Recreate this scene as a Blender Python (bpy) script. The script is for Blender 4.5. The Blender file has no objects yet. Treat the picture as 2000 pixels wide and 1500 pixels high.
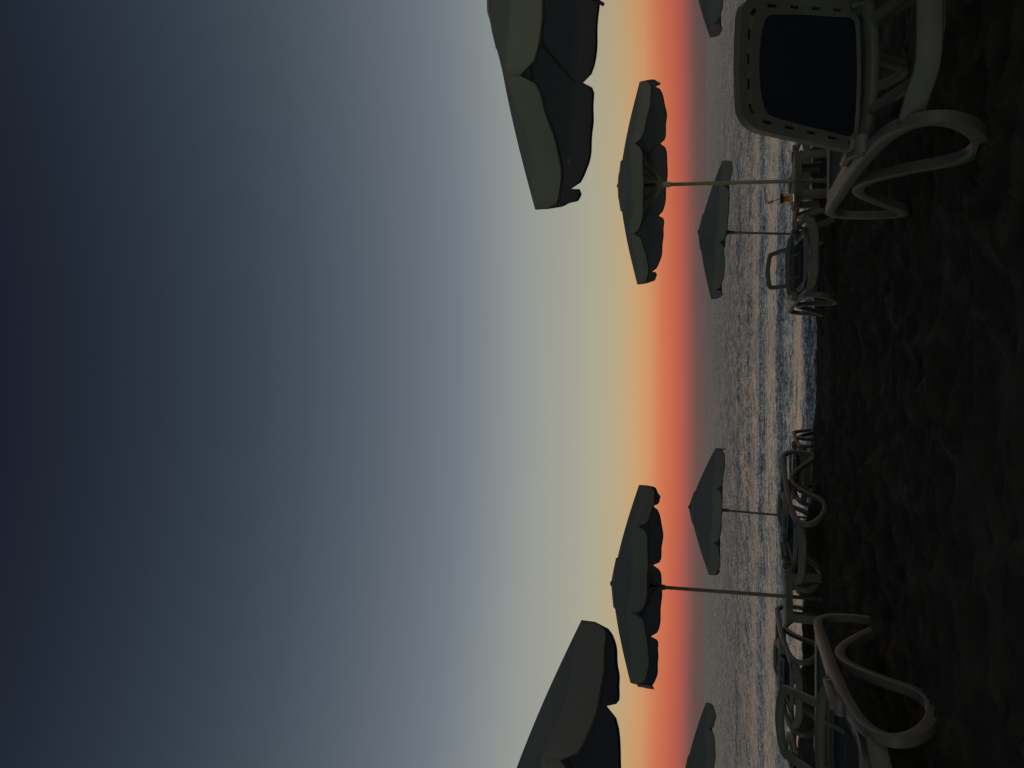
import bpy, bmesh, math, random
import numpy as np
from mathutils import Vector, Matrix
R = math.radians
random.seed(7)
scene = bpy.context.scene
COL = scene.collection
PITCH = R(14.6); FOC = 1450.0          # photograph taken in portrait and stored turned on its side

# ------------------------------------------------------------------ noise
_rng = np.random.default_rng(11)
_tab = _rng.random((256, 256))
def vnoise(x, y):
    xi = np.floor(x).astype(int); yi = np.floor(y).astype(int)
    fx = x - xi; fy = y - yi
    fx = fx*fx*fx*(fx*(fx*6-15)+10); fy = fy*fy*fy*(fy*(fy*6-15)+10)
    a = _tab[xi & 255, yi & 255]; b = _tab[(xi+1) & 255, yi & 255]
    c = _tab[xi & 255, (yi+1) & 255]; d = _tab[(xi+1) & 255, (yi+1) & 255]
    return (a*(1-fx)+b*fx)*(1-fy) + (c*(1-fx)+d*fx)*fy
def sstep(t):
    t = np.clip(t, 0, 1); return t*t*(3-2*t)

# ------------------------------------------------------------------ ground shape
SEA = -2.0
def ground_base(x, y):
    x = np.asarray(x, float); y = np.asarray(y, float)
    c = 9.45 - .06*np.clip(x, -5, 5) + .25*(vnoise(x*.3+9.3, y*0+4.1)-.5)
    z1 = -.78 - .055*np.clip(y, -4, c) - .014*np.clip(x, -5, 5)
    d = np.maximum(y-c, 0)
    berm = (.03 + .075*sstep((np.abs(x+.2)-.7)/1.3))*sstep((y-8.75)/.6)
    return z1 + berm - (.33 - .15*np.exp(-((x+1.2)/1.2)**2))*sstep(d/.9) - .09*d
def ground(x, y):
    return float(ground_base(x, y))

# ------------------------------------------------------------------ materials
def mat(name, col, rough=.6, spec=.4, build=None, **kw):
    m = bpy.data.materials.new(name); m.use_nodes = True
    nt = m.node_tree; p = nt.nodes['Principled BSDF']
    p.inputs['Base Color'].default_value = (*col, 1)
    p.inputs['Roughness'].default_value = rough
    p.inputs['Specular IOR Level'].default_value = spec
    for k, v in kw.items(): p.inputs[k.replace('_', ' ')].default_value = v
    if build: build(nt, p)
    return m
def N(nt, t, **kw):
    n = nt.nodes.new(t)
    for k, v in kw.items(): setattr(n, k, v)
    return n
def noise_var(scale, lo, hi, bump=0, bscale=200, stretch=None):
    def f(nt, p):
        L = nt.links.new
        tc = N(nt, 'ShaderNodeTexCoord')
        src = tc.outputs['Object']
        if stretch:
            mp = N(nt, 'ShaderNodeMapping'); mp.inputs['Scale'].default_value = stretch
            L(src, mp.inputs['Vector']); src = mp.outputs['Vector']
        n = N(nt, 'ShaderNodeTexNoise'); n.inputs['Scale'].default_value = scale; n.inputs['Detail'].default_value = 6
        L(src, n.inputs['Vector'])
        r = N(nt, 'ShaderNodeValToRGB')
        r.color_ramp.elements[0].position = .3; r.color_ramp.elements[0].color = (*lo, 1)
        r.color_ramp.elements[1].position = .7; r.color_ramp.elements[1].color = (*hi, 1)
        L(n.outputs['Fac'], r.inputs['Fac']); L(r.outputs['Color'], p.inputs['Base Color'])
        if bump:
            n2 = N(nt, 'ShaderNodeTexNoise'); n2.inputs['Scale'].default_value = bscale; n2.inputs['Detail'].default_value = 4
            L(src, n2.inputs['Vector'])
            b = N(nt, 'ShaderNodeBump'); b.inputs['Strength'].default_value = 1; b.inputs['Distance'].default_value = bump
            L(n2.outputs['Fac'], b.inputs['Height']); L(b.outputs['Normal'], p.inputs['Normal'])
    return f
TRIM = mat('dark_binding', (.10, .10, .09), .9, .1, noise_var(8, (.08, .08, .07), (.12, .12, .11)))
PLASTIC = mat('cream_plastic', (.26, .255, .225), .42, .4, noise_var(6, (.150, .152, .146), (.205, .207, .198), .0006, 60))
def weave(nt, p):
    L = nt.links.new
    tc = N(nt, 'ShaderNodeTexCoord')
    hs = []
    for d in ('X', 'Y'):
        w = N(nt, 'ShaderNodeTexWave', wave_type='BANDS', bands_direction=d)
        w.inputs['Scale'].default_value = 60; L(tc.outputs['Object'], w.inputs['Vector']); hs.append(w.outputs['Fac'])
    a = N(nt, 'ShaderNodeMath', operation='ADD'); L(hs[0], a.inputs[0]); L(hs[1], a.inputs[1])
    b = N(nt, 'ShaderNodeBump'); b.inputs['Strength'].default_value = .6; b.inputs['Distance'].default_value = .001
    L(a.outputs[0], b.inputs['Height']); L(b.outputs['Normal'], p.inputs['Normal'])
NAVY = mat('navy_sling_mesh', (.016, .024, .048), .75, .25, weave)
def fabric_mat(name, lo, hi, trans=.06):
    m = mat(name, lo, .9, .1, noise_var(1.7, lo, hi, .002, 9))
    nt = m.node_tree; p = nt.nodes['Principled BSDF']; out = nt.nodes['Material Output']
    t = N(nt, 'ShaderNodeBsdfTranslucent'); t.inputs['Color'].default_value = (hi[0]*.82, hi[1]*.93, hi[2]*1.08, 1)
    mx = N(nt, 'ShaderNodeMixShader'); mx.inputs['Fac'].default_value = trans
    nt.links.new(p.outputs[0], mx.inputs[1]); nt.links.new(t.outputs[0], mx.inputs[2]); nt.links.new(mx.outputs[0], out.inputs['Surface'])
    return m
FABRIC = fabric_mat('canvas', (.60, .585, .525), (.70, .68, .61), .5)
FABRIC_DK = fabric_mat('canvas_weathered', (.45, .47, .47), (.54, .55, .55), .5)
POLE = mat('painted_steel', (.25, .25, .17), .4, .5, noise_var(9, (.22, .22, .15), (.28, .28, .19)), Metallic=.2)
RIB = mat('pale_rib_steel', (.78, .78, .58), .45, .4, noise_var(9, (.74, .74, .54), (.82, .82, .62)))
POLE_DK = mat('dull_steel', (.14, .14, .12), .45, .5, noise_var(9, (.11, .11, .09), (.17, .17, .14)), Metallic=.3)
TABLE = mat('grey_table_plastic', (.17, .165, .15), .55, .4, noise_var(8, (.14, .135, .12), (.2, .195, .18), .0005, 70))
CONCRETE = mat('concrete_base', (.25, .24, .22), .9, .2, noise_var(20, (.2, .19, .18), (.3, .29, .27), .002, 90))
GLASS = mat('clear_glass', (1, 1, 1), .03, .5, None, Transmission_Weight=1.0, IOR=1.3)
DRINK = mat('amber_drink', (.27, .245, .21), .15, .4, None, Transmission_Weight=.6, IOR=1.33)
BLACK = mat('black_plastic', (.012, .012, .012), .4, .4, noise_var(30, (.009, .009, .009), (.016, .016, .016)))
BLUE = mat('blue_foil', (.03, .10, .28), .4, .5, noise_var(40, (.02, .08, .24), (.05, .14, .34)))

# ------------------------------------------------------------------ mesh helpers
def link(name, me, parent=None, m=None, smooth=True):
    o = bpy.data.objects.new(name, me); COL.objects.link(o)
    if parent is not None: o.parent = parent
    if m is not None and len(me.materials) == 0: me.materials.append(m)
    if smooth and len(me.polygons) and not me.polygons[0].use_smooth:
        me.polygons.foreach_set('use_smooth', [True]*len(me.polygons))
        me.set_sharp_from_angle(angle=R(38))
    return o
def tomesh(name, bm):
    bmesh.ops.recalc_face_normals(bm, faces=bm.faces)
    me = bpy.data.meshes.new(name); bm.to_mesh(me); bm.free(); return me
def empty(name, loc, rot=(0, 0, 0)):
    o = bpy.data.objects.new(name, None); COL.objects.link(o)
    o.empty_display_size = .2; o.location = loc; o.rotation_euler = rot; return o
def tag(o, label, cat, group=None):
    o['label'] = label; o['category'] = cat
    if group: o['group'] = group
def smooth_path(pts, closed=False, sub=5):
    P = [Vector(p) for p in pts]; n = len(P); out = []
    for i in range(n if closed else n-1):
        g = (lambda k: P[k % n]) if closed else (lambda k: P[min(max(k, 0), n-1)])
        p0, p1, p2, p3 = g(i-1), g(i), g(i+1), g(i+2)
        for s in range(sub):
            t = s/sub
            out.append(.5*((2*p1)+(p2-p0)*t+(2*p0-5*p1+4*p2-p3)*t*t+(3*p1-p0-3*p2+p3)*t**3))
    if not closed: out.append(P[-1])
    return out
def sweep(bm, path, side, w, t, closed=False, rnd=.3):
    """bar of section w (along side) by t swept along path; rounded corners"""
    n = len(path); rings = []
    side = Vector(side) if not callable(side) else side
    c = min(w, t)*rnd
    sec = [(w/2-c, t/2), (w/2-c*.29, t/2-c*.29), (w/2, t/2-c), (w/2, -t/2+c), (w/2-c*.29, -t/2+c*.29), (w/2-c, -t/2),
           (-w/2+c, -t/2), (-w/2+c*.29, -t/2+c*.29), (-w/2, -t/2+c), (-w/2, t/2-c), (-w/2+c*.29, t/2-c*.29), (-w/2+c, t/2)]
    for i, p in enumerate(path):
        a = path[(i-1) % n] if (closed or i > 0) else p
        b = path[(i+1) % n] if (closed or i < n-1) else p
        T = (b-a).normalized(); s = side(i) if callable(side) else side
        s = (s-T*s.dot(T)).normalized(); nn = T.cross(s)
        rings.append([bm.verts.new(p+s*u+nn*v) for u, v in sec])
    k = len(sec)
    for i in range(n if closed else n-1):
        A, B = rings[i], rings[(i+1) % n]
        for j in range(k): bm.faces.new((A[j], A[(j+1) % k], B[(j+1) % k], B[j]))
    if not closed:
        bm.faces.new(rings[0][::-1]); bm.faces.new(rings[-1])
def tube(bm, path, r, seg=12, r2=None):
    n = len(path); rings = []; r2 = r if r2 is None else r2
    ref = Vector((0, 0, 1)) if abs((path[-1]-path[0]).normalized().z) < .9 else Vector((1, 0, 0))
    for i, p in enumerate(path):
        a = path[max(i-1, 0)]; b = path[min(i+1, n-1)]; T = (b-a).normalized()
        s = (ref-T*ref.dot(T)).normalized(); q = T.cross(s); rr = r+(r2-r)*i/max(n-1, 1)
        rings.append([bm.verts.new(p+(s*math.cos(k*2*math.pi/seg)+q*math.sin(k*2*math.pi/seg))*rr) for k in range(seg)])
    for A, B in zip(rings, rings[1:]):
        for j in range(seg): bm.faces.new((A[j], A[(j+1) % seg], B[(j+1) % seg], B[j]))
    bm.faces.new(rings[0][::-1]); bm.faces.new(rings[-1])
def lathe(bm, prof, seg=24, c=(0, 0, 0)):
    rings = []
    for r, z in prof:
        rings.append([bm.verts.new((c[0]+r*math.cos(k*2*math.pi/seg), c[1]+r*math.sin(k*2*math.pi/seg), c[2]+z)) for k in range(seg)])
    for A, B in zip(rings, rings[1:]):
        for j in range(seg): bm.faces.new((A[j], A[(j+1) % seg], B[(j+1) % seg], B[j]))
    bm.faces.new(rings[0][::-1]); bm.faces.new(rings[-1])
def box(bm, c, s, mtx=None, bev=.004):
    r = bmesh.ops.create_cube(bm, size=1)
    for v in r['verts']: v.co = Vector((v.co.x*s[0], v.co.y*s[1], v.co.z*s[2]))
    if bev:
        es = list({e for v in r['verts'] for e in v.link_edges})
        b = bmesh.ops.bevel(bm, geom=es, offset=min(bev, min(s)*.3), segments=2, affect='EDGES', profile=.5)
        vs = {v for f in b['faces'] for v in f.verts} | {v for v in r['verts'] if v.is_valid}
    else: vs = set(r['verts'])
    for v in vs:
        v.co = (mtx @ v.co if mtx else v.co) + Vector(c)
_cache = {}
def cached(key, fn):
    if key not in _cache: _cache[key] = tomesh(key, fn())
    return _cache[key]

# ------------------------------------------------------------------ sun lounger
RX = .36                                # rails left and right of the middle
PROFILE = [(.98, .300), (.85, .250), (.70, .160), (.57, .065), (.45, .022), (.32, .026), (.17, .072), (.06, .145), (.025, .215), (.07, .280),
           (.20, .325), (.45, .352), (.80, .366), (1.3, .372), (1.68, .372), (1.81, .345), (1.87, .275), (1.85, .18), (1.79, .085), (1.70, .022),
           (1.62, .030), (1.52, .095), (1.38, .195), (1.23, .28), (1.10, .312)]
def side_frame(sgn):
    def f():
        bm = bmesh.new()
        pts = [(sgn*(RX+.05*max(0, (.34-z))/.34), y, z) for y, z in PROFILE]
        sweep(bm, smooth_path(pts, True, 6), (1, 0, 0), .046, .052, True, .16)
        return bm
    return f
def crossbar(y, z0, z1, h, half=RX):
    def f():
        bm = bmesh.new()
        pts = [(-half, y+.05, z1), (-half*.82, y+.015, z1-.01), (-half*.5, y-.01, z0), (0, y-.02, z0), (half*.5, y-.01, z0), (half*.82, y+.015, z1-.01), (half, y+.05, z1)]
        sweep(bm, smooth_path(pts, False, 5), (0, .12, 1), h, .03, False, .35)
        return bm
    return f
# the backrest lives in its own plane: s across, t from hinge to top
def rr_loop(hb, ht, t0, t1, rb, rt, n=9, bow=.02):
    pts = []
    for cx, ct, r, a0 in ((ht-rt, t1-rt, rt, 0), (-(ht-rt), t1-rt, rt, 90), (-(hb-rb), t0+rb, rb, 180), (hb-rb, t0+rb, rb, 270)):
        for k in range(n):
            a = R(a0+90*k/(n-1)); pts.append([cx+r*math.cos(a), ct+r*math.sin(a)])
    out = []
    m = len(pts)
    for i in range(m):                  # even out the long edges
        a, b = pts[i], pts[(i+1) % m]; L = math.hypot(b[0]-a[0], b[1]-a[1]); q = max(1, int(L/.03))
        for k in range(q): out.append((a[0]+(b[0]-a[0])*k/q, a[1]+(b[1]-a[1])*k/q))
    return [(s, t + bow*(1-(s/max(hb, ht))**2)*(1 if t > (t0+t1)/2 else -.6)) for s, t in out]
def resample(loop, n):
    P = [Vector((a, b)) for a, b in loop]; P.append(P[0]); d = [0]
    for a, b in zip(P, P[1:]): d.append(d[-1]+(b-a).length)
    out = []; j = 0
    for k in range(n):
        x = d[-1]*k/n
        while d[j+1] < x: j += 1
        t = (x-d[j])/(d[j+1]-d[j]) if d[j+1] > d[j] else 0
        out.append(P[j].lerp(P[j+1], t))
    return out
def ring(bm, lo, li, z0, z1, zi=None, place=None, n=140, only=None):
    """flat ring between two loops with thickness"""
    A = resample(lo, n); B = []
    Bp = resample(li, n*4)
    for p in A: B.append(min(Bp, key=lambda q: (q-p).length))
    zi0, zi1 = (z0, z1) if zi is None else zi
    V = []
    for p, q in zip(A, B):
        V.append([bm.verts.new(place(p.x, p.y, z1)), bm.verts.new(place(q.x, q.y, zi1)), bm.verts.new(place(q.x, q.y, zi0)), bm.verts.new(place(p.x, p.y, z0))])
    idx = range(n) if only is None else only
    for i in idx:
        a, b = V[i], V[(i+1) % n]
        for j in range(4): bm.faces.new((a[j], a[(j+1) % 4], b[(j+1) % 4], b[j]))
        if only is not None:
            if (i-1) % n not in only: bm.faces.new(a[::-1])
            if (i+1) % n not in only: bm.faces.new(b)
    loose = [v for v in bm.verts if not v.link_faces]
    bmesh.ops.delete(bm, geom=loose, context='VERTS')
def back_place(ang, hy=.96, hz=.362):
    c, s = math.cos(ang), math.sin(ang)
    return lambda x, t, z: Vector((x, hy-t*c+z*s, hz+t*s+z*c))
def backrest_frame(pl, hb, ht, BL):
    def f():
        bm = bmesh.new()
        o0 = rr_loop(hb, ht, -.02, BL, .05, .10); o1 = rr_loop(hb-.036, ht-.036, .02, BL-.038, .04, .075); o2 = rr_loop(hb-.05, ht-.05, .035, BL-.054, .04, .068)
        i0 = rr_loop(hb-.07, ht-.073, .05, BL-.12, .03, .035, bow=.025)
        ring(bm, o0, o1, -.020, .016, (-.014, .012), pl)
        ring(bm, o2, i0, -.014, .012, (-.006, .004), pl)
        br = [i for i in range(140) if (i % 7) < 4]
        ring(bm, o1, o2, -.013, .011, None, pl, 140, br)
        return bm
    return f
def sling(hb, ht, t0, t1, place, sag=.015, nx=14, ny=18):
    def f():
        bm = bmesh.new(); top = []; bot = []
        for j in range(ny+1):
            v = j/ny; rt, rb = [], []
            for i in range(nx+1):
                u = i/nx*2-1
                t = t0+(t1-t0)*v + .022*(1-u*u)*(1 if v > .5 else -.6)*abs(2*v-1)
                h = hb+(ht-hb)*v
                z = -sag*(1-u*u)*math.sin(math.pi*v)
                rt.append(bm.verts.new(place(u*h, t, z))); rb.append(bm.verts.new(place(u*h, t, z-.004)))
            top.append(rt); bot.append(rb)
        for j in range(ny):
            for i in range(nx):
                bm.faces.new((top[j][i], top[j][i+1], top[j+1][i+1], top[j+1][i])); bm.faces.new((bot[j][i], bot[j+1][i], bot[j+1][i+1], bot[j][i+1]))
        return bm
    return f
def seat_place(sy): return lambda x, t, z: Vector((x, sy+t, .372+z))
def seat_frame(pl, ln):
    def f():
        bm = bmesh.new()
        ring(bm, rr_loop(.325, .318, 0, ln, .03, .05, bow=.012), rr_loop(.262, .255, .05, ln-.055, .03, .05, bow=.012), -.018, .014, (-.012, .008), pl)
        return bm
    return f
def stand(piv, dirv, L=.50, posts=True):
    """adjustable prop: arch, two posts and a U hoop, hung on the backrest sides at piv, pointing along dirv (y,z)"""
    def f():
        bm = bmesh.new(); d = Vector((0, dirv[0], dirv[1])).normalized(); nrm = Vector((1, 0, 0)).cross(d)
        at = lambda s, q: Vector((s, piv[0], piv[1]))+d*q
        hw = .322
        arch = [at(-hw, -.03), at(-hw, .03), at(-hw*.84, .085), at(-hw*.5, .115), at(0, .125), at(hw*.5, .115), at(hw*.84, .085), at(hw, .03), at(hw, -.03)]
        sweep(bm, smooth_path(arch, False, 6), nrm, .036, .058, False, .35)
        hoop = [at(-.188, .11), at(-.184, .25), at(-.176, .40), at(-.165, .455), at(-.1, .485), at(0, .50), at(.1, .485), at(.165, .455), at(.176, .40), at(.184, .25), at(.188, .11)]
        hoop = [Vector((p.x, piv[0]+(p.y-piv[0])*L/.5, piv[1]+(p.z-piv[1])*L/.5)) for p in hoop]
        sweep(bm, smooth_path(hoop, False, 5), nrm, .034, .046, False, .35)
        if posts:
          for s in (-.115, .115):
            sweep(bm, [at(s, -.06), at(s, .02), at(s, .12)], nrm, .02, .022, False, .3)
          sweep(bm, [at(-.16, -.06), at(0, -.06), at(.16, -.06)], nrm, .02, .02, False, .3)
        return bm
    return f
def knob(sgn):
    def f():
        bm = bmesh.new()
        tube(bm, [Vector((sgn*(RX-.055), .42, .384)), Vector((sgn*(RX-.05), .42, .384)), Vector((sgn*(RX+.012), .42, .384)), Vector((sgn*(RX+.02), .42, .384))], .025, 20)
        tube(bm, [Vector((sgn*(RX+.015), .42, .388)), Vector((sgn*(RX+.03), .42, .388))], .018, 16, .012)
        return bm
    return f
def notch_bracket(sgn):
    def f():
        bm = bmesh.new(); x = sgn*(RX-.045)
        box(bm, (x, .66, .392), (.022, .36, .052))
        for k in range(6): box(bm, (x-sgn*.022, .53+k*.055, .40), (.022, .016, .03), None, .002)
        box(bm, (x-sgn*.036, .66, .376), (.01, .34, .03), None, .002)
        return bm
    return f
UPR = R(52); FLAT = R(-4.5)
def lounger(label, x, y, rz, state, mesh_label=None, dz=0):
    c, s = math.cos(rz), math.sin(rz)
    def wp(lx, ly): return (x+lx*c-ly*s, y+lx*s+ly*c)
    zf = [ground(*wp(sx, .42)) for sx in (-.41, .41)]; zb = [ground(*wp(sx, 1.68)) for sx in (-.41, .41)]
    slope = (sum(zb)-sum(zf))/2/1.26; slope = min(max(slope, -.09), -.03)
    z0 = sum(zf)/2 - slope*.42
    o = empty('sun_lounger', (x, y, z0-.008+dz), (math.atan(slope), 0, rz))
    tag(o, label, 'sun lounger', 'plastic sun loungers on the beach')
    P = lambda n, key, fn, m, par=o: link(n, cached(key, fn), par, m)
    for sg, nm in ((-1, 'a'), (1, 'b')):
        P('side_frame', 'side_frame_'+nm, side_frame(sg), PLASTIC)
    P('crossbar', 'crossbar_head', crossbar(.03, .25, .285, .075), PLASTIC)
    P('crossbar', 'crossbar_mid', crossbar(1.04, .32, .335, .03), PLASTIC)
    P('crossbar', 'crossbar_foot', crossbar(1.76, .335, .35, .03), PLASTIC)
    up = state == 'raised'; v = 'up' if up else 'flat'
    sy = .66 if up else .97; spl = seat_place(sy)
    sf = P('seat_frame', 'seat_frame_'+v, seat_frame(spl, 1.76-sy), PLASTIC)
    P('seat_sling', 'seat_sling_'+v, sling(.267, .26, .045, 1.71-sy, spl), NAVY, sf)
    bl, hb, ht = (.58, .33, .285) if up else (.74, .30, .285)
    pl = back_place(UPR, .62, .36) if up else back_place(FLAT)
    bf = P('backrest_frame', 'backrest_frame_'+v, backrest_frame(pl, hb, ht, bl), PLASTIC)
    P('backrest_sling', 'backrest_sling_'+v, sling(hb-.038, ht-.042, .03, bl-.045, pl), NAVY, bf)
    if up: o.scale = (.88, 1, 1)
    pv = pl(0, .05 if state == 'raised' else .22, -.01)
    if state == 'raised': P('support_stand', 'stand_raised', stand((pv.y, pv.z), (-.42, -.16), .52, False), PLASTIC)
    elif state == 'standup': P('support_stand', 'stand_up', stand((pv.y, pv.z+.02), (.64, .50), .43), PLASTIC)
    else: P('support_stand', 'stand_low', stand((pv.y, pv.z+.03), (1, .13), .46), PLASTIC)
    for sg, nm in ((-1, 'a'), (1, 'b')):
        P('hinge_knob', 'knob_'+nm, knob(sg), PLASTIC)
        P('notch_bracket', 'bracket_'+nm, notch_bracket(sg), PLASTIC)
    return o
lounger('cream plastic sun lounger with its navy mesh backrest raised high, largest and nearest of all', 1.175, 2.55, -.05, 'raised', dz=.022)
lounger('near left sun lounger lying flat with its prop hoop up and navy mesh showing', -1.80, 3.22, .03, 'standup', dz=-.022)
lounger('lone lounger between the two far right parasols with its hoop standing up against the water', 1.2, 7.2, 0, 'standup')
lounger('flat sun lounger turned slantwise, under the small steep parasol left of open water', -1.77, 8.05, -.32, 'low')
lounger('small far lounger peeking out seaward of the slantwise lounger', -1.16, 10.1, -.05, 'low')
lounger('mostly hidden lounger on the lower sand, straight behind the slantwise lounger', -2.4, 10.45, .08, 'low')
lounger('flat lounger seen behind the table that carries the drink', 2.62, 9.45, 0, 'low')
lounger('flat lounger close on the left of the table with the bare top', -3.26, 8.2, -.03, 'low')
lounger('farthest left lounger, half hidden behind the raised hoop of the near left lounger', -5.15, 10.1, 0, 'low')

# ------------------------------------------------------------------ parasols
fw = Vector((0, math.cos(PITCH), math.sin(PITCH))); upv = Vector((0, -math.sin(PITCH), math.cos(PITCH)))
def sight(u, v, Y):
    d = Vector(((u-750)/FOC, 0, 0)) + upv*((1000-v)/FOC) + fw
    return d*(Y/d.y)
def parasol(label, apex, Rc, rise, h, w, rot, tx, ty, n=8, fab=FABRIC, pole_m=POLE, pr=.021, hubd=None, steep_vent=False, height=None, seed=1):
    rg = random.Random(seed)
    M = Matrix.Rotation(ty, 3, 'Y') @ Matrix.Rotation(tx, 3, 'X')
    axis = M @ Vector((0, 0, 1)); A = Vector(apex)
    Ht = (A.z - ground(A.x, A.y))/axis.z
    for _ in range(6):
        b = A - axis*Ht; Ht += (b.z - ground(b.x, b.y))/axis.z
    base = A - axis*Ht
    o = empty('parasol', base, (tx, ty, 0)); tag(o, label, 'parasol', 'parasols on the beach')
    top = Vector((0, 0, Ht)); da = 2*math.pi/n
    wind = (M.inverted() @ Vector((0, -w, -1))).normalized()
    cor = [Vector((Rc*math.cos(rot+k*da), Rc*math.sin(rot+k*da), Ht-rise)) for k in range(n)]
    def cpt(k, s, r):                   # canopy point: panel k, s across, r 0 top .. 1 rim
        e = cor[k % n].lerp(cor[(k+1) % n], s); p = top.lerp(e, r)
        sag = math.sin(math.pi*s)*r*r*.035*Rc - .02*Rc*math.sin(math.pi*r)
        e2 = min(s, 1-s)
        wr = .006*math.sin(r*23+k*2.1+4*s)*math.exp(-(e2/.16)**2)*r + .009*math.sin(s*7+k*1.7+r*5)*r*math.sin(math.pi*s) + .004*math.sin(s*19+r*11+k)*r*r
        return p - Vector((0, 0, 1))*(sag+wr*(1 if 0 < s < 1 else 0)*min(1, e2*12))
    bm = bmesh.new(); S, Q = 10, 14
    ring_ = []
    for q in range(Q+1):
        row = []
        for k in range(n):
            for s in range(S): row.append(bm.verts.new(cpt(k, s/S, max(.06, q/Q))))
        ring_.append(row)
    m = n*S
    for q in range(Q):
        for i in range(m):
            if q/Q < .02: pass
            bm.faces.new((ring_[q][i], ring_[q+1][i], ring_[q+1][(i+1) % m], ring_[q][(i+1) % m]))
    can = link('canopy', tomesh('canopy', bm), o, fab)
    sm = can.modifiers.new('cloth', 'SOLIDIFY'); sm.thickness = .004; sm.offset = 0
    # valance: one scalloped flap per panel
    bm = bmesh.new()
    for k in range(n):
        tmp = []; T = 18; V = 10
        ph = rg.uniform(0, 6.3); amp = rg.uniform(.006, .014); outw = ((cor[k]+cor[(k+1) % n])/2 - Vector((0, 0, Ht-rise))).normalized()
        skew = rg.uniform(-.05, .05)
        for i in range(T+1):
            s = i/T; e = min(1, min(s, 1-s)/.13)
            dep = h*(.50+.50*math.sqrt(max(0, 1-(1-e)**2)))*(1+skew*(s-.5))
            row = []
            rimp = cpt(k, s, 1)
            for j in range(V+1):
                r = j/V
                rip = (amp*r*math.sin(s*9+ph) + .010*math.sin(math.pi*r))*math.sin(math.pi*s)
                row.append(bm.verts.new(rimp + wind*dep*r + outw*(rip+.002)))
            tmp.append(row)
        for i in range(T):
            for j in range(V): bm.faces.new((tmp[i][j], tmp[i][j+1], tmp[i+1][j+1], tmp[i+1][j])).material_index = 1 if j == V-1 else 0
    vme = tomesh('valance', bm); vme.materials.append(fab); vme.materials.append(TRIM)
    val = link('valance', vme, can)
    sm = val.modifiers.new('cloth', 'SOLIDIFY'); sm.thickness = .004; sm.offset = 0
    # vent cap
    bm = bmesh.new(); rows = []
    for q in (.04, .15, .26):
        rows.append([bm.verts.new(cpt(k, s/S, q) + Vector((0, 0, .012+.03*q))) for k in range(n) for s in range(S)])
    rows.append([bm.verts.new(cpt(k, s/S, .265) + Vector((0, 0, .006))) for k in range(n) for s in range(S)])
    for a, b in zip(rows, rows[1:]):
        for i in range(m): bm.faces.new((a[i], b[i], b[(i+1) % m], a[(i+1) % m]))
    vc = link('vent_cap', tomesh('vent_cap', bm), can, fab); sm = vc.modifiers.new('cloth', 'SOLIDIFY'); sm.thickness = .004
    bm = bmesh.new()
    lathe(bm, [(.03, -.03), (.036, .0), (.034, .012), (.024, .022), (.012, .028)], 16, (0, 0, Ht-.006))
    link('finial', tomesh('finial', bm), o, pole_m)
    # pole and hub
    hd = hubd if hubd else rise + h*.9 + .06
    zh = Ht - hd
    bm = bmesh.new(); tube(bm, [Vector((0, 0, -.12)), Vector((0, 0, zh*.55)), Vector((0, 0, zh*.56)), Vector((0, 0, Ht))], pr, 14, pr*.95)
    link('pole', tomesh('pole', bm), o, pole_m)
    bm = bmesh.new(); lathe(bm, [(pr*1.25, -.11), (pr*1.45, -.10), (pr*1.5, -.02), (pr*2.4, -.012), (pr*2.4, .02), (pr*1.7, .03), (pr*1.3, .06)], 18, (0, 0, zh))
    link('hub', tomesh('hub', bm), o, RIB if pole_m is POLE else pole_m)
    bm_s = None
    for k in range(n):
        bm = bmesh.new(); a = rot+k*da; d = Vector((math.cos(a), math.sin(a), 0))
        p0 = top + Vector((0, 0, -.035)); p1 = cor[k] + Vector((0, 0, -.012)) - d*.012
        sweep(bm, [p0, p0.lerp(p1, .5) - Vector((0, 0, .004)), p1], d.cross(Vector((0, 0, 1))), .012, .02)
        rb = link('rib', tomesh('rib', bm), o, RIB)
        bm = bmesh.new()
        q0 = Vector((0, 0, zh)) + d*pr*1.8; q1 = p0.lerp(p1, .52) - Vector((0, 0, .012))
        sweep(bm, [q0, q1], d.cross(Vector((0, 0, 1))), *((.028, .034) if pole_m is POLE and hubd and hubd > .4 else (.016, .022)))
        link('strut', tomesh('strut', bm), rb, RIB)
    bm = bmesh.new(); lathe(bm, [(.20, -.10), (.22, -.09), (.22, -.045), (.18, -.035), (.035, -.03), (.032, .03), (.026, .035)], 28)
    link('base', tomesh('base', bm), o, CONCRETE)
    return o, Ht
H8 = math.pi/8
parasol('pale parasol with its pole through the table that carries the drink', sight(1138, 1207, 8.9), 1.192, .299, .126, .35, .091, -.044, .049, hubd=.50, pr=.022, seed=3)
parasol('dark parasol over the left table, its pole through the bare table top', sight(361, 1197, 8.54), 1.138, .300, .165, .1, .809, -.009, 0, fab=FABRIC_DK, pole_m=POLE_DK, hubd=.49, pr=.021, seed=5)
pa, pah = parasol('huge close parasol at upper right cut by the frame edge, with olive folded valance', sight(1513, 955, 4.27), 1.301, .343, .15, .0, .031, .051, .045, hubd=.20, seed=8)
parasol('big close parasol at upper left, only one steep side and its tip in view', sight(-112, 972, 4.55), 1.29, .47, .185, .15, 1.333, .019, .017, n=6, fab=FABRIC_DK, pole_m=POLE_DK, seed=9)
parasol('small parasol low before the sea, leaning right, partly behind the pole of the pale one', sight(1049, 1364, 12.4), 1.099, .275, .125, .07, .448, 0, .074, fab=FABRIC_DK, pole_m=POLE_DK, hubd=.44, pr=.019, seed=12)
parasol('small steep parasol before the sea just left of the open water', sight(511, 1347.5, 13.1), 1.109, .378, .131, .09, .45, -.024, .044, fab=FABRIC_DK, pole_m=POLE_DK, hubd=.53, pr=.019, seed=14)
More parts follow.
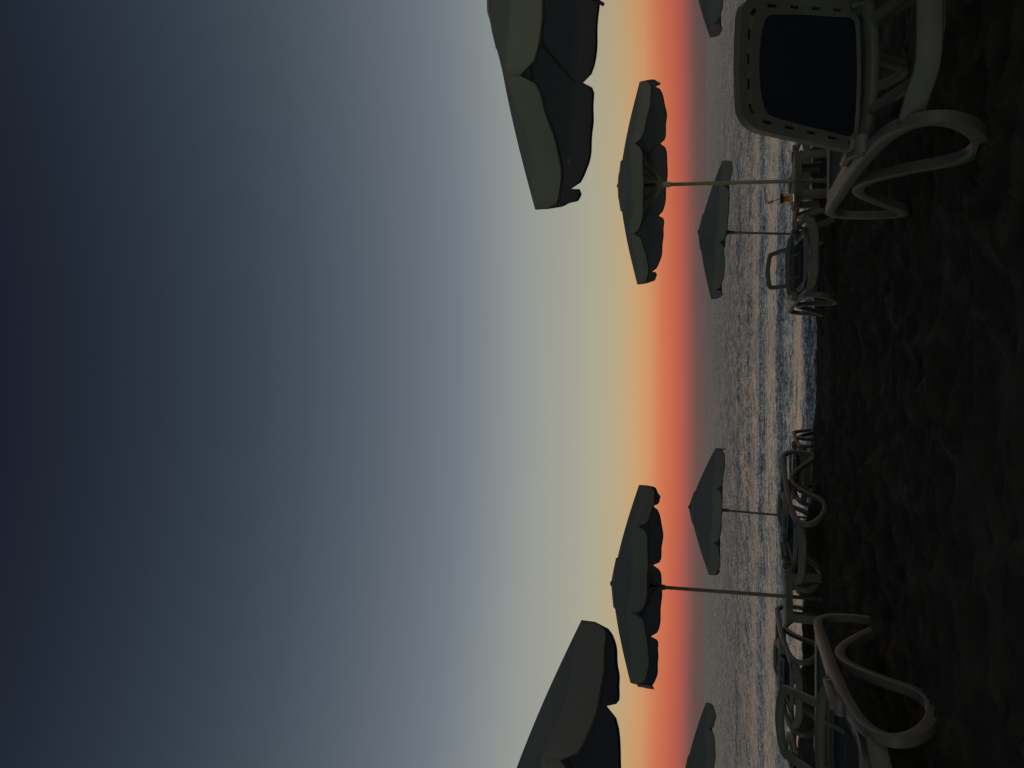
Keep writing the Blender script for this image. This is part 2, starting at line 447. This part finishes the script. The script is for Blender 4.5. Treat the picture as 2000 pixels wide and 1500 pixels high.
parasol('small parasol at the far left margin, only its right tip showing against the sea', sight(-12, 1340, 12.4), 1.13, .30, .11, .05, .35, 0, .03, fab=FABRIC_DK, pole_m=POLE_DK, seed=16)
parasol('small parasol at the far right margin, only its left tip showing above the raised lounger', sight(1572, 1345, 12.6), 1.15, .34, .15, .05, .2, 0, .02, fab=FABRIC_DK, pole_m=POLE_DK, seed=18)
# crank handle of the close right parasol, reaching below its valance
bm = bmesh.new()
zc = pah-.62
tube(bm, [Vector((0, 0, zc)), Vector((-.05, -.02, zc)), Vector((-.075, -.03, zc))], .012, 10)
tube(bm, [Vector((-.062, -.025, zc+.03)), Vector((-.085, -.03, zc-.01)), Vector((-.125, -.04, zc-.065))], .010, 10)
link('crank_handle', tomesh('crank_handle', bm), pa, POLE_DK)

# ------------------------------------------------------------------ side tables
def side_table(label, x, y, rz, hgt=.35, half=.285, sz=.0):
    o = empty('side_table', (x, y, ground(x, y)+sz), (R(-2.5), 0, rz)); tag(o, label, 'side table', 'low tables around the parasol poles')
    def plate(z0, z1, hf, hole):
        bm = bmesh.new(); n = 48; rings = []
        for z, rr, sq in ((z1-.006, hf, 1), (z1, hf-.006, 1), (z1, hole, 0), (z0, hole, 0), (z0, hf-.004, 1), (z0+.004, hf, 1)):
            row = []
            for k in range(n):
                a = 2*math.pi*(k+.5)/n; c, s = math.cos(a), math.sin(a)
                if sq:
                    q = 1/((abs(c)**10+abs(s)**10)**(1/10))
                else: q = 1
                row.append(bm.verts.new((rr*q*c, rr*q*s, z)))
            rings.append(row)
        for i in range(len(rings)):
            A, B = rings[i], rings[(i+1) % len(rings)]
            for k in range(n): bm.faces.new((A[k], A[(k+1) % n], B[(k+1) % n], B[k]))
        return bm
    link('table_top', cached('table_top', lambda: plate(hgt-.028, hgt, half, .032)), o, TABLE)
    def apron():
        bm = bmesh.new(); hf = half-.035
        for a in range(4):
            m = Matrix.Rotation(a*math.pi/2, 3, 'Z')
            box(bm, m @ Vector((0, hf, hgt-.05)), (hf*2-.02, .016, .042), m)
        return bm
    link('apron', cached('table_apron', apron), o, TABLE)
    for k in range(4):
        def leg(k=k):
            bm = bmesh.new(); a = math.pi/4+k*math.pi/2; d = Vector((math.cos(a), math.sin(a), 0)); q = (half-.045)*math.sqrt(2)
            for rot in (0, math.pi/2):      # an angle section: two tapering plates
                sd = Vector((math.cos(rot), math.sin(rot), 0)); sd = sd if sd.dot(d) < 0 else -sd
                c = d*q + sd*.038
                sweep(bm, [c+Vector((0, 0, hgt-.03)), c+d*.006+Vector((0, 0, hgt*.5)), c+d*.012+Vector((0, 0, -.02))], sd, .08, .016, False, .3)
            return bm
        link('leg', cached('table_leg%d' % k, leg), o, TABLE)
    return o
def pole_xy(o): return o.location
bs = [o for o in bpy.data.objects if o.name.startswith('parasol')]
def foot_of(frag, z=.34):
    for o in bs:
        if frag in o['label']:
            a = o.matrix_basis.to_3x3() @ Vector((0, 0, 1)); return o.location + a*z
pb = foot_of('carries the drink'); pf = foot_of('bare table top')
tb = side_table('low square table with a drink standing on it, under the pale parasol', pb.x, pb.y, .03)
tf = side_table('low square table with a bare top under the dark left parasol', pf.x, pf.y, .22, sz=.03)

# drink
bpy.context.view_layer.update()
gx, gy = pb.x-.20, pb.y-.06
gz = (tb.matrix_basis @ (tb.matrix_basis.inverted() @ Vector((gx, gy, 0))).to_3d()).z
lp = tb.matrix_basis.inverted() @ Vector((gx, gy, tb.location.z+.35)); lp.z = .3505
wpn = tb.matrix_basis @ lp
g = empty('drinking_glass', wpn); tag(g, 'glass of amber drink with a dark band and black straw, standing on a table', 'drinking glass')
bm = bmesh.new(); n = 28
prof = [(.001, 0), (.044, 0), (.047, .004), (.052, .19), (.0495, .19), (.0445, .008), (.001, .006)]
lathe(bm, prof, n); link('glass_body', tomesh('glass_body', bm), g, GLASS)
bm = bmesh.new(); lathe(bm, [(.001, .009), (.0435, .0095), (.0475, .112), (.001, .112)], n); link('drink', tomesh('drink', bm), g, DRINK)
bm = bmesh.new(); lathe(bm, [(.0510, .112), (.0532, .113), (.0540, .142), (.0518, .143)], n)
link('dark_band', tomesh('dark_band', bm), g, BLACK)
bm = bmesh.new(); tube(bm, [Vector((.024, 0, .02)), Vector((.0, 0, .13)), Vector((-.042, .0, .275))], .0042, 10)
st = link('straw', tomesh('straw', bm), g, BLACK)
bm = bmesh.new()
for k in range(14):
    a = k*2.4; z = .215+.004*k
    c = Vector((.024-.066*(z-.02)/.255, 0, z))
    d = Vector((math.cos(a), math.sin(a), .3))*.022
    sweep(bm, [c, c+d*.5, c+d], Vector((0, 0, 1)), .006, .002, False, .2)
link('tassel', tomesh('tassel', bm), st, BLUE)

# ------------------------------------------------------------------ sheets from numpy grids
def grid_mesh(name, X, Y, Z, m):
    r, c = X.shape
    me = bpy.data.meshes.new(name)
    me.vertices.add(r*c); me.vertices.foreach_set('co', np.stack([X, Y, Z], -1).astype(np.float32).ravel())
    i = np.arange(r*c).reshape(r, c)
    q = np.stack([i[:-1, :-1], i[:-1, 1:], i[1:, 1:], i[1:, :-1]], -1).reshape(-1, 4)
    me.loops.add(q.size); me.loops.foreach_set('vertex_index', q.ravel().astype(np.int32))
    me.polygons.add(len(q)); me.polygons.foreach_set('loop_start', (np.arange(len(q))*4).astype(np.int32))
    me.polygons.foreach_set('use_smooth', np.ones(len(q), bool))
    me.update(calc_edges=True); me.validate()
    me.materials.append(m)
    o = bpy.data.objects.new(name, me); COL.objects.link(o); return o
# sand
def sand_nodes(nt, p):
    L = nt.links.new
    tc = N(nt, 'ShaderNodeTexCoord')
    n = N(nt, 'ShaderNodeTexNoise'); n.inputs['Scale'].default_value = 5; n.inputs['Detail'].default_value = 8; n.inputs['Roughness'].default_value = .65
    L(tc.outputs['Object'], n.inputs['Vector'])
    r = N(nt, 'ShaderNodeValToRGB')
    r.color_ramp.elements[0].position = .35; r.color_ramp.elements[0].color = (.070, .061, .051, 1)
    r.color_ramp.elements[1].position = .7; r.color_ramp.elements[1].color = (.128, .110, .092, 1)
    L(n.outputs['Fac'], r.inputs['Fac']); L(r.outputs['Color'], p.inputs['Base Color'])
    n2 = N(nt, 'ShaderNodeTexNoise'); n2.inputs['Scale'].default_value = 45; n2.inputs['Detail'].default_value = 6
    L(tc.outputs['Object'], n2.inputs['Vector'])
    b = N(nt, 'ShaderNodeBump'); b.inputs['Strength'].default_value = .8; b.inputs['Distance'].default_value = .012
    L(n2.outputs['Fac'], b.inputs['Height']); L(b.outputs['Normal'], p.inputs['Normal'])
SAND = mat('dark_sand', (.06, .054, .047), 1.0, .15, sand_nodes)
def axis(segs):
    out = []
    for a, b, s in segs: out += list(np.arange(a, b, s))
    return np.array(out+[segs[-1][1]])
xs = axis([(-300, -60, 30), (-60, -14, 4), (-14, -6, .25), (-6, 6, .03), (6, 14, .25), (14, 60, 4), (60, 300.1, 30)])
ys = axis([(-200, -20, 20), (-20, -2, 1.5), (-2, 1.6, .2), (1.6, 7, .022), (7, 12, .035), (12, 18, .2), (18, 40, 2)])
X, Y = np.meshgrid(xs, ys)
Z = ground_base(X, Y)
near = sstep((8-np.abs(X))/2)*sstep((Y+1)/2)*sstep((14-Y)/3)
def dents(f, seed):
    a = vnoise(X*f+seed + .9*vnoise(X*f*.7+5, Y*f*.7+seed), Y*f*1.05+seed*1.7 + .9*vnoise(X*f*.8+15, Y*f*.8+seed))
    return 1-np.abs(2*a-1)              # ridged: sharp rims between trodden hollows
_pts = _rng.random((64, 64, 2))
def worley(x, y, seed):
    x = x+seed; y = y+seed*1.3; xi = np.floor(x).astype(int); yi = np.floor(y).astype(int)
    f1 = np.full(x.shape, 9.); f2 = np.full(x.shape, 9.)
    for a in (-1, 0, 1):
        for b in (-1, 0, 1):
            q = _pts[(xi+a) & 63, (yi+b) & 63]
            d = np.hypot(xi+a+q[..., 0]-x, yi+b+q[..., 1]-y)
            f2 = np.where(d < f1, f1, np.minimum(f2, d)); f1 = np.minimum(f1, d)
    return f1, f2
wx = X + .22*(vnoise(X*2.1, Y*2.3)-.5) + .10*(vnoise(X*5.1+7, Y*5.3)-.5); wy = Y + .22*(vnoise(X*2.2+11, Y*2.1)-.5) + .10*(vnoise(X*5.3, Y*5.1+9)-.5)
a1, a2 = worley(wx*2.3, wy*2.6, 3.3); b1, b2 = worley(wx*4.3, wy*4.9, 17.1)
rim = np.exp(-((a2-a1)/.20)**1.3)*.044*(.4+1.2*vnoise(X*1.3+4, Y*1.4)) + np.exp(-((b2-b1)/.25)**1.3)*.023*(.3+1.4*vnoise(X*1.9+14, Y*1.8)) + .022*np.minimum(a1, .8)
tread = rim + dents(1.5, 3.1)**2*.022 + dents(9, 5.5)*.007 + vnoise(X*8+2, Y*9)*.016 + vnoise(X*21, Y*22)*.008
tread *= .75+.6*vnoise(X*.5+31, Y*.5+7)
fade = .45+.55*sstep((9.2-Y)/2.2)
Z = Z + near*(tread-.058)*fade
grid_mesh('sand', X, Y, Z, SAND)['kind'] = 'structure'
# sea
def sea_nodes(nt, p):
    L = nt.links.new
    tc = N(nt, 'ShaderNodeTexCoord'); ge = N(nt, 'ShaderNodeNewGeometry')
    sp = N(nt, 'ShaderNodeSeparateXYZ'); L(tc.outputs['Object'], sp.inputs[0])
    k = N(nt, 'ShaderNodeMapRange', interpolation_type='SMOOTHSTEP'); L(sp.outputs['Y'], k.inputs['Value'])
    k.inputs['From Min'].default_value = 14; k.inputs['From Max'].default_value = 42; k.inputs['To Min'].default_value = CHOP[0]; k.inputs['To Max'].default_value = CHOP[1]
    acc = None
    for sc, st, amp, det in ((.5, (1, .3, 1), .10, 2), (1.9, (1, .22, 1), .30, 2), (2.6, (1, 1.4, 1), .28, 2), (7, (1, .8, 1), .75, 2), (19, (1, .8, 1), .9, 1)):
        mp = N(nt, 'ShaderNodeMapping'); mp.inputs['Scale'].default_value = st; mp.inputs['Location'].default_value = (sc*3, sc*7, 0)
        L(tc.outputs['Object'], mp.inputs['Vector'])
        n = N(nt, 'ShaderNodeTexNoise'); n.inputs['Scale'].default_value = sc; n.inputs['Detail'].default_value = det; n.inputs['Roughness'].default_value = .5
        L(mp.outputs['Vector'], n.inputs['Vector'])
        v = N(nt, 'ShaderNodeVectorMath', operation='SUBTRACT'); L(n.outputs['Color'], v.inputs[0]); v.inputs[1].default_value = (.5, .5, .5)
        w_ = N(nt, 'ShaderNodeVectorMath', operation='MULTIPLY'); L(v.outputs[0], w_.inputs[0]); w_.inputs[1].default_value = (amp*.7, amp, 0)
        if acc is None: acc = w_.outputs[0]
        else:
            ad = N(nt, 'ShaderNodeVectorMath', operation='ADD'); L(acc, ad.inputs[0]); L(w_.outputs[0], ad.inputs[1]); acc = ad.outputs[0]
    sc_ = N(nt, 'ShaderNodeVectorMath', operation='SCALE'); L(acc, sc_.inputs[0]); L(k.outputs['Result'], sc_.inputs['Scale'])
    kb = N(nt, 'ShaderNodeMapRange', interpolation_type='SMOOTHSTEP'); L(sp.outputs['Y'], kb.inputs['Value'])
    kb.inputs['From Min'].default_value = 20; kb.inputs['From Max'].default_value = 50; kb.inputs['To Min'].default_value = -SHOREWARD[0]; kb.inputs['To Max'].default_value = -SHOREWARD[1]
    cb = N(nt, 'ShaderNodeCombineXYZ'); L(kb.outputs['Result'], cb.inputs['Y'])      # waves run ashore: their steep faces look at the beach
    a0 = N(nt, 'ShaderNodeVectorMath', operation='ADD'); L(ge.outputs['Normal'], a0.inputs[0]); L(cb.outputs[0], a0.inputs[1])
    ad = N(nt, 'ShaderNodeVectorMath', operation='ADD'); L(a0.outputs[0], ad.inputs[0]); L(sc_.outputs[0], ad.inputs[1])
    nm = N(nt, 'ShaderNodeVectorMath', operation='NORMALIZE'); L(ad.outputs[0], nm.inputs[0]); L(nm.outputs[0], p.inputs['Normal'])
CHOP = (.30, .75); SHOREWARD = (.07, .165)
WATER = mat('sea_water', (.010, .016, .020), .19, .5, sea_nodes, IOR=1.33)
tt = np.tan(axis([(-1.45, -.9, .05), (-.9, -.52, .01), (-.52, .52, .0022), (.52, .9, .01), (.9, 1.45, .05)]))
yy = np.concatenate([np.arange(11.5, 48, .075), 48*np.exp(np.arange(0, 1.5, .0025)), 48*np.exp(np.arange(1.5, 6.6, .06))])
T, Y = np.meshgrid(tt, yy); X = T*Y
Z = np.full_like(X, SEA)
for c, A, f, bk in ((16.0, .125, .85, 1.0), (21.6, .10, .85, 2.0), (28.9, .085, 1.1, 2.8), (38, .06, 1.4, 3.4), (50, .06, 1.8, 4)):
    cc = c + .7*(vnoise(X*.09+c*3.1, Y*0+c)-.5) + .22*(vnoise(X*.5+c, Y*0+2*c)-.5)
    Aa = A*(.65+.7*vnoise(X*.16+c*1.7, Y*0+c*2))
    d = Y-cc
    Z += Aa*np.exp(-np.where(d < 0, (d/f)**2, (d/bk)**2)/2)
chop = (vnoise(X*.9+3, Y*1.5)-.5)*.016 + (vnoise(X*2.3, Y*3.4+9)-.5)*.010
Z += chop*sstep((60-Y)/25)*sstep((Y-11.5)/3)
grid_mesh('sea', X, Y, Z, WATER)['kind'] = 'structure'

# ------------------------------------------------------------------ sky
def lin(c): return tuple((x/255/12.92 if x/255 <= .04045 else ((x/255+.055)/1.055)**2.4) for x in c)
w = bpy.data.worlds.new('World'); scene.world = w; w.use_nodes = True
nt = w.node_tree; L = nt.links.new
bg = nt.nodes['Background']; outw = nt.nodes['World Output']
tc = N(nt, 'ShaderNodeTexCoord'); sx = N(nt, 'ShaderNodeSeparateXYZ'); L(tc.outputs['Generated'], sx.inputs[0])
def M_(op, a, b=None, clamp=False):
    n = N(nt, 'ShaderNodeMath', operation=op); n.use_clamp = clamp
    for i, v in enumerate((a, b)):
        if v is None: continue
        if isinstance(v, (int, float)): n.inputs[i].default_value = v
        else: L(v, n.inputs[i])
    return n.outputs[0]
el = M_('DIVIDE', M_('ARCSINE', sx.outputs['Z']), R(90), True)
def ramp(stops):
    r = N(nt, 'ShaderNodeValToRGB'); cr = r.color_ramp
    cr.elements[0].position = stops[0][0]; cr.elements[0].color = (*stops[0][1], 1)
    cr.elements[1].position = stops[-1][0]; cr.elements[1].color = (*stops[-1][1], 1)
    for p, c in stops[1:-1]:
        e = cr.elements.new(p); e.color = (*c, 1)
    L(el, r.inputs['Fac']); return r.outputs['Color']
SKY = [(1378, (92, 78, 75)), (1366, (97, 78, 75)), (1354, (112, 80, 76)), (1345, (142, 85, 79)), (1335, (174, 88, 78)), (1316, (200, 99, 75)), (1292, (209, 118, 81)),
       (1266, (211, 150, 105)), (1246, (205, 161, 112)), (1220, (193, 168, 126)), (1190, (181, 170, 138)), (1150, (171, 169, 147)), (1100, (161, 162, 150)),
       (1050, (154, 158, 151)), (1000, (141, 148, 148)), (950, (128, 136, 142)), (900, (115, 124, 134)), (800, (98, 107, 119)), (700, (82, 94, 106)), (600, (69, 81, 93)),
       (500, (59, 70, 83)), (400, (50, 60, 74)), (300, (43, 51, 66)), (200, (36, 44, 58)), (100, (31, 38, 50)), (0, (26, 31, 46)), (-700, (15, 19, 31))]
st = []
for v, c in SKY:
    e = math.degrees(math.atan((1000-v)/FOC)) + 14.6
    g = .3*c[0]+.59*c[1]+.11*c[2]; k = .88 if 1040 < v < 1240 else .97
    st.append((max(0, e)/90, lin([g+(q-g)*k for q in c])))
st[-1] = (1.0, lin((12, 15, 26)))
glow = ramp(st)
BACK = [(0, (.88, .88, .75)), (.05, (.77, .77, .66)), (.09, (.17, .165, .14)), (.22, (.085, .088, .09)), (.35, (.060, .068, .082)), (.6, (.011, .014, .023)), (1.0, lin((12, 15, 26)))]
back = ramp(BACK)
hyp = M_('SQRT', M_('ADD', M_('MULTIPLY', sx.outputs['X'], sx.outputs['X']), M_('MULTIPLY', sx.outputs['Y'], sx.outputs['Y'])))
ca = M_('DIVIDE', M_('ADD', M_('MULTIPLY', sx.outputs['Y'], math.cos(R(4))), M_('MULTIPLY', sx.outputs['X'], -math.sin(R(4)))), M_('ADD', hyp, .0001))
mr = N(nt, 'ShaderNodeMapRange', interpolation_type='SMOOTHSTEP'); L(ca, mr.inputs['Value'])
mr.inputs['From Min'].default_value = -.25; mr.inputs['From Max'].default_value = 1.15
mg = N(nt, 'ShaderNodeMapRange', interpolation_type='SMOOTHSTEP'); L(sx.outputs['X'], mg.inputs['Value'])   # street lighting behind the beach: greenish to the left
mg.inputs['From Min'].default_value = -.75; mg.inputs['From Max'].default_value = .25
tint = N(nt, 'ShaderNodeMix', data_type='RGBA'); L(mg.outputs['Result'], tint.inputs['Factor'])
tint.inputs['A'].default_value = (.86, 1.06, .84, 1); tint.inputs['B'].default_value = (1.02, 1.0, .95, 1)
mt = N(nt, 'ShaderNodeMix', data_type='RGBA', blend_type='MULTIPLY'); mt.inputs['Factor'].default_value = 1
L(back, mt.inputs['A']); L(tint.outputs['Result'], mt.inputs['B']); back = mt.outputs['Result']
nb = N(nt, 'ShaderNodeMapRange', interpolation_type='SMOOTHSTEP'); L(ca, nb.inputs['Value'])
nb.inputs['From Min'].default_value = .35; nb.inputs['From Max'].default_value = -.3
sa = N(nt, 'ShaderNodeVectorMath', operation='SCALE'); L(glow, sa.inputs[0]); L(mr.outputs['Result'], sa.inputs['Scale'])
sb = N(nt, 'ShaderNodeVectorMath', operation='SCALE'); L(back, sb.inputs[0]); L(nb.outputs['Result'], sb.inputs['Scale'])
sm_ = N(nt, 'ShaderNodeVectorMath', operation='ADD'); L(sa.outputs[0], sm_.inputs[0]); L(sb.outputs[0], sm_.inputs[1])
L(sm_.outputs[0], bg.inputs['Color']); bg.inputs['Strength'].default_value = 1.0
sk = N(nt, 'ShaderNodeTexSky', sky_type='NISHITA'); sk.sun_disc = False; sk.sun_elevation = R(0.5); sk.sun_rotation = R(-4)
bg2 = N(nt, 'ShaderNodeBackground'); L(sk.outputs['Color'], bg2.inputs['Color']); bg2.inputs['Strength'].default_value = .0015
ad = N(nt, 'ShaderNodeAddShader'); L(bg.outputs[0], ad.inputs[0]); L(bg2.outputs[0], ad.inputs[1]); L(ad.outputs[0], outw.inputs['Surface'])
# the sun is down: only a trace of warm light still comes over the horizon
sl = bpy.data.lights.new('sun', 'SUN'); sl.energy = .005; sl.angle = R(12); sl.color = (1, .62, .4)
so = bpy.data.objects.new('sun', sl); COL.objects.link(so)
d = Vector((math.sin(R(-4)), math.cos(R(-4)), math.tan(R(1.5)))).normalized()
so.rotation_euler = (-d).to_track_quat('-Z', 'Y').to_euler(); so.location = (0, 20, 8)

# ------------------------------------------------------------------ camera
cd = bpy.data.cameras.new('camera'); cam = bpy.data.objects.new('camera', cd); COL.objects.link(cam)
cd.sensor_fit = 'HORIZONTAL'; cd.sensor_width = 36; cd.lens = 36*FOC/2000; cd.clip_start = .05; cd.clip_end = 200000
roll = R(.22)
rt = Vector((1, 0, 0))
r2 = rt*math.cos(roll) + upv*math.sin(roll); u2 = upv*math.cos(roll) - rt*math.sin(roll)
mw = Matrix((-u2, r2, -fw)).transposed()      # picture turned a quarter: the world's up points to the left of the frame
cam.matrix_world = mw.to_4x4()
scene.camera = cam
vs = scene.view_settings; vs.view_transform = 'Standard'; vs.look = 'None'; vs.exposure = 0; vs.gamma = 1
